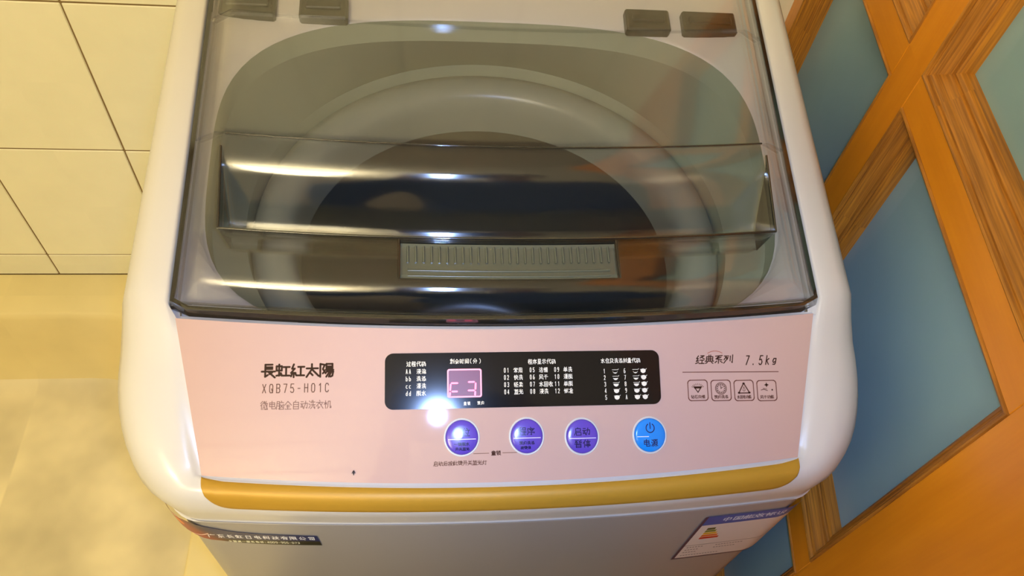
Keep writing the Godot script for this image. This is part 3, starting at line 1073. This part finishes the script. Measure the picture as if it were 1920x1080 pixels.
func display_print() -> ImageTexture:
	# photo pixels from the display's corner, times 4
	var im := Image.create(2048, 400, false, Image.FORMAT_RGB8)
	im.fill(Color(0.085, 0.08, 0.08))
	var W := Color(0.90, 0.88, 0.80)
	var S := 4.0
	var put := func(t: String, x: float, y: float, h: float, step: float, w: float):
		write(im, t, Vector2(x - 723.0, y - 662.0) * S, Vector2((h - 1.0) * 0.95, h) * S, step * S, w * S, W)
	var num := func(t: String, x: float, y: float):
		write(im, t, Vector2(x - 723.0, y - 662.0) * S, Vector2(4.3, 7.6) * S, 9.3 * S, 1.15 * S, W)
	put.call("过程代码", 762, 677, 8.5, 9.0, 1.1)
	var rows := [["AA", "浸泡"], ["bb", "洗涤"], ["cc", "漂洗"], ["dd", "脱水"]]
	for i in 4:
		num.call(rows[i][0], 761, 691 + i * 13)
		put.call(rows[i][1], 780, 690.5 + i * 13, 8.6, 9.2, 1.1)
	put.call("剩余时间(", 841, 673.5, 8.4, 8.9, 1.1)
	put.call("分", 883, 673.5, 8.4, 9, 1.1)
	put.call(")", 894, 673.5, 8.4, 9, 1.1)
	put.call("童锁", 865, 750.5, 6, 6.8, 0.9)
	put.call("预约", 890, 750, 6, 6.8, 0.9)
	put.call("程序显示代码", 985, 676, 8.4, 8.8, 1.1)
	var prog := ["常用", "快洗", "轻柔", "蓝光", "洁桶", "风干", "水回收", "浸洗", "单洗", "漂脱", "单脱", "标准"]
	for i in 12:
		var c := i / 4
		num.call("%02d" % (i + 1), [940, 988, 1034][c], 691.5 + (i % 4) * 13)
		put.call(prog[i], [958, 1005, 1051][c], 691 + (i % 4) * 13, 8.6, 8.8, 1.1)
	put.call("水位及洗涤剂量代码", 1123, 676.5, 8.2, 8.5, 1.1)
	for i in 5:
		num.call(str(i + 1), 1127 + i * 0.4, 696 + i * 12)
		num.call("6789A"[i], 1166 + i * 0.4, 696 + i * 12)
		for c in [[1149, i], [1188, i], [1203, 5]]:
			var at := (Vector2(c[0] + i * 0.4, 700.0 + i * 12) - Vector2(723, 662)) * S
			trace(im, [at + Vector2(-22, -10), at + Vector2(22, -10), at + Vector2(26, -16)], 3.5, W)
			blob(im, at, Vector2(20, 16), W, 10.0 - 6.0 * c[1] if c[1] < 5 else -16.0)
			hoop(im, at, 17, 2.0, W, 0.1, PI - 0.1)
	return tex(im)

func button_print(kind: int) -> ImageTexture:
	var im := Image.create(256, 256, false, Image.FORMAT_RGB8)
	im.fill(Color(0.10, 0.52, 0.86) if kind == 3 else Color(0.35, 0.27, 0.68))
	var ink := Color(0.10, 0.09, 0.26)
	var line := Color(0.93, 0.92, 0.97)
	if kind == 3:
		hoop(im, Vector2(128, 74), 34, 7, ink, -PI * 0.32, PI * 1.32)
		trace(im, [Vector2(128, 34), Vector2(128, 78)], 7, ink)
		trace(im, [Vector2(20, 138), Vector2(112, 138)], 5, line)
		write(im, "电源", Vector2(66, 160), Vector2(54, 54), 64, 6, ink)
	else:
		write(im, ["水位", "程序", "启动"][kind], Vector2(62, 62), Vector2(58, 56), 68, 6, ink)
		trace(im, [Vector2(22, 142), Vector2(236, 142)], 5, line)
		if kind == 2:
			write(im, "暂停", Vector2(62, 156), Vector2(58, 54), 68, 6, ink)
		else:
			write(im, ["一键脱水", "预约洗涤"][kind], Vector2(66, 166), Vector2(26, 24), 31, 4, ink)
			write(im, ["开关蓝光", "按键停"][kind], Vector2(76, 202), Vector2(24, 22), 28, 4, ink)
	return tex(im)

func rounded(x0: float, x1: float, u0: float, u1: float, r: float, h: float, n := 8) -> Array:
	var out := []
	for q in 4:
		var cx: float = [x1 - r, x0 + r, x0 + r, x1 - r][q]
		var cu: float = [u1 - r, u1 - r, u0 + r, u0 + r][q]
		for k in n:
			var a := PI / 2 * q + PI / 2 * k / (n - 1)
			out.append(panel_at(cx + r * cos(a), cu + r * sin(a), h))
	return out

func control_panel(o: Node3D):
	var st := begin()
	var P := []
	var T := []
	var n := 48
	for i in 13:
		var row := []
		var trow := []
		for k in n + 1:
			var q := lerpf(-1.0, 1.0, k / float(n))
			var t := i / 12.0
			var x := q * lerpf(0.2500, 0.2262, t)
			var u0 := 0.0010 + 0.0105 * bow(x)
			var u1 := 0.1150 + 0.0120 * bow(x, 0.23)
			var u := lerpf(u0, u1, t)
			row.append(panel_at(x, u, 0.0012))
			trow.append(Vector2((x + 0.256) / 0.512, (u + 0.004) / 0.136))
		P.append(row)
		T.append(trow)
	patch(st, P, T)
	var rim := []
	var foot := []
	var ring: Array = P[0].duplicate()
	for i in range(1, 13):
		ring.append(P[i][n])
	var far: Array = P[12].duplicate()
	far.reverse()
	ring.append_array(far.slice(1))
	for i in range(11, 0, -1):
		ring.append(P[i][0])
	for p in ring:
		rim.append(p)
		foot.append(p - Vector3(0, 0.891, 0.454) * 0.006)
	patch(st, [rim, foot], [[], []] if false else uv_rows(rim.size()), true)
	M.pink.albedo_texture = panel_print()
	var cp := obj("control_panel", done(st), M.pink, o)
	cp.set_meta("label", "pink printed control panel")
	# white frame under the panel
	# black display plate
	var d := begin()
	var top := rounded(-0.0962, 0.1175, 0.0294, 0.0716, 0.0062, 0.0019)
	var uvs := []
	for p in top:
		uvs.append(plate_uv(p))
	fan(d, top, false, uvs)
	var base := rounded(-0.0962, 0.1175, 0.0294, 0.0716, 0.0062, 0.0010)
	patch(d, [top, base], [uvs, uvs], true)
	var dm := mat(Color.WHITE, 0.10)
	dm.metallic_specular = 0.4
	dm.albedo_texture = display_print()
	obj("display_plate", done(d), dm, cp)
	# red number window: frame, pane and lit segments, cut off by the lower edge of the window
	var x0 := -0.0494
	var x1 := -0.0230
	var v0 := 0.0418
	var v1 := 0.0636
	var f := begin()
	patch(f, [rounded(x0, x1, v0, v1, 0.0018, 0.0019), rounded(x0, x1, v0, v1, 0.0018, 0.0024), rounded(x0 + 0.0012, x1 - 0.0012, v0 + 0.0012, v1 - 0.0012, 0.001, 0.0024), rounded(x0 + 0.0012, x1 - 0.0012, v0 + 0.0012, v1 - 0.0012, 0.001, 0.0018)], [], true)
	obj("number_window_frame", done(f), glow(Color(0.95, 0.62, 0.70), 0.5), cp)
	var pane := begin()
	fan(pane, rounded(x0 + 0.0008, x1 - 0.0008, v0 + 0.0008, v1 - 0.0008, 0.001, 0.00205))
	obj("number_window_screen", done(pane), glow(Color(0.36, 0.02, 0.06), 0.4), cp)
	var bars := [
		[-0.0464, 0.0526, -0.0412, 0.0526], [-0.0467, 0.0532, -0.0472, 0.0582], [-0.0460, 0.0589, -0.0416, 0.0589], [-0.0472, 0.0594, -0.0474, 0.0622],
		[-0.0334, 0.0519, -0.0285, 0.0519], [-0.0277, 0.0526, -0.0280, 0.0576], [-0.0336, 0.0583, -0.0286, 0.0583], [-0.0281, 0.0589, -0.0283, 0.0622]]
	var lit := glow(Color(1.0, 0.35, 0.50), 2.4)
	for b in bars:
		var s := begin()
		var a := Vector2(b[0], b[1])
		var c := Vector2(b[2], b[3])
		var dir := (c - a).normalized()
		var nor := Vector2(-dir.y, dir.x) * 0.00062
		var loop := [a - dir * 0.0003, a + nor + dir * 0.0003, c + nor - dir * 0.0003, c + dir * 0.0003, c - nor - dir * 0.0003, a - nor + dir * 0.0003]
		var hi := []
		var lo := []
		for p in loop:
			hi.append(panel_at(p.x, p.y, 0.0024))
			lo.append(panel_at(p.x, p.y, 0.0020))
		fan(s, hi)
		patch(s, [hi, lo], [], true)
		obj("number_segment", done(s), lit, cp)
	# buttons
	var spots := [[-0.0387, 0.0932], [0.0106, 0.0935], [0.0534, 0.0948], [0.1068, 0.0952]]
	for k in 4:
		var b := begin()
		var R := []
		var U := []
		var prof := [[0.0122, 0.0010], [0.0122, 0.0024], [0.0118, 0.0031], [0.0108, 0.0034], [0.0080, 0.0037], [0.0040, 0.0039], [0.0001, 0.0040]]
		for p in prof:
			var row := []
			var trow := []
			for j in 40:
				var a := TAU * j / 40.0
				row.append(panel_at(spots[k][0] + p[0] * cos(a), spots[k][1] + p[0] * 1.05 * sin(a), p[1]))
				trow.append(Vector2(0.5 + 0.5 * p[0] / 0.0122 * cos(a), 0.5 + 0.5 * p[0] / 0.0122 * sin(a)))
			R.append(row)
			U.append(trow)
		patch(b, R, U, true)
		var bm := mat(Color.WHITE, 0.18)
		bm.albedo_texture = button_print(k)
		var bt := obj("push_button", done(b), bm, cp)
		bt.set_meta("label", "round bright blue power button" if k == 3 else "round violet button")
		var rg := begin()
		var rr := []
		for p in [[0.0122, 0.0010], [0.0124, 0.0020], [0.0134, 0.0020], [0.0138, 0.0010]]:
			var row := []
			for j in 40:
				var a := TAU * j / 40.0
				row.append(panel_at(spots[k][0] + p[0] * cos(a), spots[k][1] + p[0] * 1.05 * sin(a), p[1]))
			rr.append(row)
		patch(rg, rr, [], true)
		obj("button_ring", done(rg), M.white, cp)

func uv_rows(n: int) -> Array:
	var row := []
	for i in n:
		row.append(Vector2(0.02, 0.02))
	return [row, row]

func plate_uv(p: Vector3) -> Vector2:
	var u := (p.z - 0.1375 - 0.0019 * 0.45399) / 0.89101
	return Vector2((p.x + 0.0962) / 0.2137, clampf((u - 0.0294) / 0.0422, 0.0, 1.0))

# ---------------------------------------------------------------- stickers on the cabinet
func sticker(o: Node3D, called: String, label: String, outline: PackedVector2Array, texture: Texture2D, lo: Vector2, hi: Vector2):
	# cut the outline into fine strips so that it follows the curve of the cabinet
	var st := begin()
	var step := 0.006
	var a := lo.x
	while a < hi.x:
		var strip := PackedVector2Array([Vector2(a, lo.y - 1), Vector2(a + step, lo.y - 1), Vector2(a + step, hi.y + 1), Vector2(a, hi.y + 1)])
		for poly in Geometry2D.intersect_polygons(outline, strip):
			var tri := Geometry2D.triangulate_polygon(poly)
			for h in [0.0007]:
				st.set_smooth_group(1)
				for t in tri:
					var p: Vector2 = poly[t]
					var w := cab_front(p.x)
					var out := Vector3(0, 0, 1)
					if absf(p.x) > 0.230:
						var arc := (absf(p.x) - 0.230) / 0.040
						out = Vector3(signf(p.x) * sin(arc), 0, cos(arc))
					st.set_uv(Vector2((p.x - lo.x) / (hi.x - lo.x), (hi.y - p.y) / (hi.y - lo.y)))
					st.add_vertex(Vector3(w.x, p.y, w.y) + out * h)
		a += step
	var m := mat(Color.WHITE, 0.3)
	m.albedo_texture = texture
	var s := obj(called, done(st), m, o)
	s.set_meta("label", label)

func stickers(o: Node3D):
	var im := Image.create(768, 256, false, Image.FORMAT_RGB8)
	# x -0.275..-0.150
	for y in 256:
		for x in 768:
			var c := Color(0.05, 0.13, 0.36).lerp(Color(0.05, 0.08, 0.06), smoothstep(178, 196, y))
			var red := Color(0.55, 0.12, 0.12)
			im.set_pixel(x, y, red.lerp(c, smoothstep(190, 330, x + (y - 128) * -0.7)))
	blob(im, Vector2(125, 78), Vector2(28, 26), Color(0.85, 0.42, 0.10))
	hoop(im, Vector2(175, 135), 118, 8, Color(0.9, 0.75, 0.7), PI * 1.02, PI * 1.55)
	hoop(im, Vector2(165, 40), 125, 8, Color(0.9, 0.75, 0.7), PI * 0.25, PI * 0.70)
	write(im, "广东长虹日电科技有限公司", Vector2(250, 136), Vector2(30, 36), 42, 4.8, Color(0.92, 0.93, 0.95))
	write(im, "全国统一服务电话:4009-955-073", Vector2(330, 200), Vector2(15, 21), 21, 3.2, Color(0.9, 0.92, 0.85))
	var shape := PackedVector2Array([Vector2(-0.151, 0.7810), Vector2(-0.193, 0.7830), Vector2(-0.215, 0.7870), Vector2(-0.232, 0.7950), Vector2(-0.246, 0.8020), Vector2(-0.262, 0.8035), Vector2(-0.275, 0.8010), Vector2(-0.270, 0.7920), Vector2(-0.256, 0.7780), Vector2(-0.240, 0.7680), Vector2(-0.215, 0.7610), Vector2(-0.190, 0.7590), Vector2(-0.149, 0.7590)])
	sticker(o, "maker_sticker", "dark blue sticker with a red emblem", shape, tex(im), Vector2(-0.276, 0.755), Vector2(-0.149, 0.806))
	var e := Image.create(512, 640, false, Image.FORMAT_RGB8)
	e.fill(Color(0.86, 0.84, 0.82))
	e.fill_rect(Rect2i(0, 0, 512, 120), Color(0.02, 0.33, 0.66))
	for r in [Rect2i(0, 0, 16, 640), Rect2i(496, 0, 16, 640), Rect2i(0, 622, 512, 18)]:
		e.fill_rect(r, Color(0.20, 0.17, 0.30))
	write(e, "中国能效标识", Vector2(100, 34), Vector2(46, 50), 54, 6, Color(0.85, 0.9, 0.95))
	var bands := [Color(0.10, 0.30, 0.12), Color(0.45, 0.55, 0.10), Color(0.90, 0.72, 0.10), Color(0.90, 0.42, 0.08), Color(0.78, 0.12, 0.08)]
	for k in 5:
		e.fill_rect(Rect2i(60, 165 + k * 34, 42 + k * 14, 28), bands[k])
	e.fill_rect(Rect2i(16, 420, 480, 5), Color(0.25, 0.25, 0.28))
	for r in [[36, 450, 90], [36, 490, 80], [36, 530, 84], [190, 452, 150], [190, 492, 120], [36, 580, 210]]:
		for k in r[2] / 15:
			e.fill_rect(Rect2i(r[0] + k * 15, r[1], 10, 9), Color(0.3, 0.3, 0.32))
	var tag_shape := PackedVector2Array([Vector2(0.165, 0.786), Vector2(0.258, 0.786), Vector2(0.258, 0.672), Vector2(0.165, 0.672)])
	sticker(o, "energy_label", "white label with blue header and coloured bars", tag_shape, tex(e), Vector2(0.165, 0.672), Vector2(0.258, 0.786))

# ---------------------------------------------------------------- small things
func gnat():
	var at := panel_at(-0.1185, 0.1165, 0.0012)
	var o := thing("gnat", "tiny dark gnat resting on the pink control panel", "insect", at)
	var b := begin()
	lathe(b, [Vector2(0.0001, -0.0016), Vector2(0.0005, -0.0010), Vector2(0.0006, 0.0), Vector2(0.0005, 0.0008), Vector2(0.0003, 0.0013), Vector2(0.0004, 0.0016), Vector2(0.0001, 0.0021)], 10)
	var body := obj("body", done(b), mat(Color(0.10, 0.05, 0.03), 0.5), o)
	body.rotation = Vector3(PI / 2 + deg_to_rad(27.0), 0, 0)
	body.position = Vector3(0, 0.0006, 0.0003)
	for s in [-1.0, 1.0]:
		var w := begin()
		tube(w, [Vector3(s * 0.0003, 0.0011, -0.0006), Vector3(s * 0.0009, 0.0009, 0.0003), Vector3(s * 0.0012, 0.0004, 0.0011)], 0.00022, 6)
		obj("wing", done(w), mat(Color(0.24, 0.18, 0.12), 0.4), o)

func ceiling_lamp():
	var o := thing("ceiling_lamp", "round warm ceiling lamp with a white dome", "lamp", Vector3(-0.60, 2.40, 1.42))
	var b := begin()
	lathe(b, [Vector2(0.001, 0.0), Vector2(0.10, 0.0), Vector2(0.105, -0.01), Vector2(0.10, -0.03), Vector2(0.001, -0.03)], 40)
	obj("base", done(b), M.strip, o)
	var d := begin()
	lathe(d, [Vector2(0.098, -0.030), Vector2(0.190, -0.038), Vector2(0.226, -0.065), Vector2(0.230, -0.100), Vector2(0.220, -0.140), Vector2(0.175, -0.175), Vector2(0.10, -0.195), Vector2(0.001, -0.200)], 40)
	obj("dome", done(d), glow(Color(1.0, 0.93, 0.75), 2.5), o)
	var l := OmniLight3D.new()
	l.name = "lamp_light"
	l.light_color = Color(1.0, 0.93, 0.75)
	l.light_energy = 2.1
	l.omni_range = 6.0
	l.omni_attenuation = 2.0
	l.light_size = 0.22
	l.shadow_enabled = true
	l.position = Vector3(0, -0.11, 0)
	o.add_child(l)

func smartphone():
	var o := thing("smartphone", "black smartphone held up to take the picture, its flash lit", "phone", EYE + BACK * 0.009)
	o.basis = Basis(RIGHT, UP, BACK).orthonormalized()
	var st := begin()
	bevel_box(st, Vector3(0.055, 0, 0), Vector3(0.155, 0.074, 0.008), 0.003)
	obj("case", done(st), M.phone, o)
	var f := begin()
	lathe(f, [Vector2(0.0001, 0.0), Vector2(0.004, 0.0), Vector2(0.0045, -0.0006)], 16)
	var fl := obj("flash_lamp", done(f), glow(Color(0.85, 0.9, 1.0), 6.0), o, Vector3(0.018, 0.0, -0.0046))
	fl.rotation.x = -PI / 2
	var l := SpotLight3D.new()
	l.name = "flash_light"
	l.light_color = Color(0.62, 0.75, 1.0)
	l.light_energy = 0.33
	l.spot_range = 5.0
	l.spot_angle = 38.0
	l.spot_angle_attenuation = 1.0
	l.light_size = 0.006
	l.shadow_enabled = true
	l.position = Vector3(0.018, 0.0, -0.012)
	l.rotation = Vector3(deg_to_rad(-5.0), 0, 0)
	o.add_child(l)

# ---------------------------------------------------------------- the person who takes the picture, mirrored in the lid
func held(x: float, y: float, z: float) -> Vector3:  # a place given from the phone's lens
	return EYE + RIGHT * x + UP * y + BACK * z

# bones are [from, to, radius, radius, colour]; their joined surface is meshed with one vertex in each cell it crosses
func flesh(st: SurfaceTool, bones: Array, cell: float, blend: float):
	var lo := Vector3.ONE * 1e9
	var hi := -lo
	for b in bones:
		for e in 2:
			lo = lo.min(b[e] - Vector3.ONE * (b[2 + e] + cell * 3))
			hi = hi.max(b[e] + Vector3.ONE * (b[2 + e] + cell * 3))
	var dim := Vector3i(((hi - lo) / cell).ceil()) + Vector3i.ONE
	var grid := PackedFloat32Array()
	grid.resize(dim.x * dim.y * dim.z)
	grid.fill(1.0)
	for b in bones:
		var a: Vector3 = b[0]
		var ab: Vector3 = b[1] - a
		var l2 := maxf(ab.length_squared(), 1e-9)
		var pad: float = maxf(b[2], b[3]) + blend + cell * 2
		var p0 := Vector3i(((a.min(b[1]) - Vector3.ONE * pad - lo) / cell).floor()).clamp(Vector3i.ZERO, dim - Vector3i.ONE)
		var p1 := Vector3i(((a.max(b[1]) + Vector3.ONE * pad - lo) / cell).ceil()).clamp(Vector3i.ZERO, dim - Vector3i.ONE)
		for z in range(p0.z, p1.z + 1):
			for y in range(p0.y, p1.y + 1):
				var at := (z * dim.y + y) * dim.x
				for x in range(p0.x, p1.x + 1):
					var p := lo + Vector3(x, y, z) * cell
					var t := clampf((p - a).dot(ab) / l2, 0.0, 1.0)
					var d: float = p.distance_to(a + ab * t) - lerpf(b[2], b[3], t)
					var g := grid[at + x]
					var h := maxf(blend - absf(g - d), 0.0) / blend
					grid[at + x] = minf(g, d) - h * h * blend * 0.25
	var spot := {}
	var tint := {}
	var step := [1, dim.x, dim.x * dim.y]
	var corners := []
	for k in 8:
		corners.append(Vector3i(k & 1, (k >> 1) & 1, k >> 2))
	for z in dim.z - 1:
		for y in dim.y - 1:
			for x in dim.x - 1:
				var at := (z * dim.y + y) * dim.x + x
				var inside := grid[at] < 0.0
				var mixed := false
				for k in range(1, 8):
					if (grid[at + (k & 1) + ((k >> 1) & 1) * step[1] + (k >> 2) * step[2]] < 0.0) != inside:
						mixed = true
						break
				if not mixed:
					continue
				var sum := Vector3.ZERO
				var count := 0
				for k in 8:
					for ax in 3:
						var m := k | (1 << ax)
						if m == k:
							continue
						var va := grid[at + (k & 1) + ((k >> 1) & 1) * step[1] + (k >> 2) * step[2]]
						var vb := grid[at + (m & 1) + ((m >> 1) & 1) * step[1] + (m >> 2) * step[2]]
						if (va < 0.0) != (vb < 0.0):
							sum += Vector3(corners[k]).lerp(Vector3(corners[m]), va / (va - vb))
							count += 1
				var p := lo + (Vector3(x, y, z) + sum / count) * cell
				spot[at] = p
				var best := 1e9
				for b in bones:
					var ab: Vector3 = b[1] - b[0]
					var t := clampf((p - b[0]).dot(ab) / maxf(ab.length_squared(), 1e-9), 0.0, 1.0)
					var d: float = p.distance_to(b[0] + ab * t) - lerpf(b[2], b[3], t)
					if d < best:
						best = d
						tint[at] = b[4]
	smooth += 1
	st.set_smooth_group(smooth)
	for at in spot:
		for ax in 3:
			var u: int = step[(ax + 1) % 3]
			var v: int = step[(ax + 2) % 3]
			var n: int = at + step[ax]
			if n >= grid.size() or (grid[at] < 0.0) == (grid[n] < 0.0):
				continue
			var q := [at, at - u, at - u - v, at - v]
			if not (spot.has(q[1]) and spot.has(q[2]) and spot.has(q[3])):
				continue
			if grid[at] < 0.0:
				q.reverse()
			for k in [0, 1, 2, 0, 2, 3]:
				st.set_color(tint[q[k]])
				st.add_vertex(spot[q[k]])

func photographer():
	var o := thing("person", "person in a blue jacket leaning over the machine, holding up a phone", "person", Vector3(0.105, 0, 0.740))
	var N := Color(0.045, 0.095, 0.40)
	var T := Color(0.02, 0.02, 0.024)
	var S := Color(0.52, 0.33, 0.24)
	var B := Color(0.03, 0.025, 0.02)
	var st := begin()
	var bones := [
		[Vector3(0.03, 0.93, 0.740), Vector3(0.18, 0.93, 0.740), 0.115, 0.115, T], [Vector3(0.01, 1.08, 0.730), Vector3(0.165, 1.08, 0.730), 0.118, 0.118, N],
		[Vector3(0.0, 1.27, 0.720), Vector3(0.18, 1.27, 0.720), 0.125, 0.125, N], [Vector3(-0.065, 1.375, 0.720), Vector3(0.255, 1.375, 0.720), 0.066, 0.066, N],
		[Vector3(0.105, 1.40, 0.720), Vector3(0.10, 1.50, 0.700), 0.056, 0.050, S],
		[Vector3(0.265, 1.37, 0.720), Vector3(0.30, 1.13, 0.680), 0.060, 0.048, N], [Vector3(0.30, 1.13, 0.680), held(0.157, -0.105, 0.022), 0.048, 0.034, N],
		[Vector3(-0.075, 1.37, 0.720), Vector3(-0.255, 1.19, 0.690), 0.066, 0.054, N], [Vector3(-0.255, 1.19, 0.690), held(-0.052, -0.105, 0.022), 0.048, 0.034, N]]
	for s in [-1.0, 1.0]:
		var x: float = 0.105 + s * 0.09
		bones.append_array([[Vector3(x, 0.90, 0.740), Vector3(x + s * 0.01, 0.48, 0.720), 0.088, 0.060, T], [Vector3(x + s * 0.01, 0.48, 0.720), Vector3(x + s * 0.015, 0.09, 0.760), 0.060, 0.042, T],
			[Vector3(x + s * 0.015, 0.045, 0.780), Vector3(x + s * 0.03, 0.038, 0.600), 0.046, 0.038, B]])
	flesh(st, bones, 0.014, 0.045)
	# hands, closed on the ends of the phone
	for s in [1.0, -1.0]:
		var mid := 0.055
		var far := func(x: float, y: float, z: float) -> Vector3: return held(mid + s * (x - mid), y, z)
		var hand := [[far.call(0.157, -0.100, 0.022), far.call(0.155, -0.060, 0.020), 0.026, 0.024, S], [far.call(0.153, -0.055, 0.020), far.call(0.152, 0.012, 0.010), 0.019, 0.013, S], [far.call(0.156, -0.050, 0.014), far.call(0.155, -0.018, 0.006), 0.016, 0.012, S]]
		for k in 4:
			var y := 0.024 - 0.0185 * k
			var reach: float = [0.118, 0.114, 0.117, 0.124][k] + (0.018 if s < 0 else 0.0)
			var r: float = [0.0080, 0.0083, 0.0080, 0.0070][k]
			hand.append_array([[far.call(0.152, y, 0.008), far.call(0.150, y + 0.002, -0.010), r + 0.001, r, S], [far.call(0.150, y + 0.002, -0.010), far.call(0.139, y + 0.003, -0.0145), r, r, S], [far.call(0.139, y + 0.003, -0.0145), far.call(reach, y + 0.003, -0.0135), r, r - 0.0015, S]])
		hand.append_array([[far.call(0.152, -0.052, 0.026), far.call(0.142, -0.030, 0.026), 0.014, 0.011, S], [far.call(0.142, -0.030, 0.026), far.call(0.124, -0.004, 0.0235), 0.0105, 0.0085, S]])
		flesh(st, hand, 0.004, 0.008)
	# head, bent forward to watch the screen
	var c := Vector3(0.098, 1.585, 0.675)
	var f := Vector3(-0.06, -0.48, -0.87).normalized()
	var r := f.cross(Vector3.UP).normalized()
	var u := r.cross(f)
	var head := [[c + u * 0.025 - f * 0.012, c + u * 0.020 + f * 0.022, 0.082, 0.074, S], [c - u * 0.015 + f * 0.018, c - u * 0.060 + f * 0.036, 0.062, 0.040, S], [c - u * 0.05 - f * 0.02, Vector3(0.10, 1.48, 0.705), 0.052, 0.052, S],
		[c + u * 0.012 + f * 0.096, c - u * 0.018 + f * 0.104, 0.008, 0.013, S], [c - u * 0.020 + f * 0.098 - r * 0.009, c - u * 0.020 + f * 0.098 + r * 0.009, 0.008, 0.008, S],
		[c + u * 0.026 + f * 0.088 - r * 0.045, c + u * 0.026 + f * 0.092 + r * 0.045, 0.010, 0.010, S], [c - u * 0.047 + f * 0.077 - r * 0.018, c - u * 0.047 + f * 0.077 + r * 0.018, 0.0075, 0.0075, Color(0.42, 0.17, 0.15)]]
	for s in [-1.0, 1.0]:
		head.append([c + r * s * 0.078 + u * 0.014 - f * 0.008, c + r * s * 0.078 - u * 0.024 - f * 0.002, 0.014, 0.009, S])
		head.append([c + r * s * 0.031 + u * 0.012 + f * 0.083, c + r * s * 0.031 + u * 0.0119 + f * 0.083, 0.0125, 0.0125, Color(0.7, 0.68, 0.65)])
		head.append([c + r * s * 0.031 + u * 0.010 + f * 0.0912, c + r * s * 0.031 + u * 0.0099 + f * 0.0912, 0.0055, 0.0055, Color(0.02, 0.015, 0.01)])
	flesh(st, head, 0.004, 0.010)
	var bm := obj("body", done(st), M.body, o)
	bm.position = -o.position
	var hs := begin()
	var H := Color(0.01, 0.009, 0.008)
	flesh(hs, [[c + u * 0.045 - f * 0.020, c + u * 0.050 + f * 0.022, 0.080, 0.062, H], [c + u * 0.02 - f * 0.045, c - u * 0.03 - f * 0.045, 0.068, 0.055, H], [c + u * 0.05 - f * 0.02 - r * 0.03, c + u * 0.05 - f * 0.02 + r * 0.03, 0.072, 0.072, H]], 0.006, 0.02)
	var hm := obj("hair", done(hs), M.hair, o)
	hm.position = -o.position
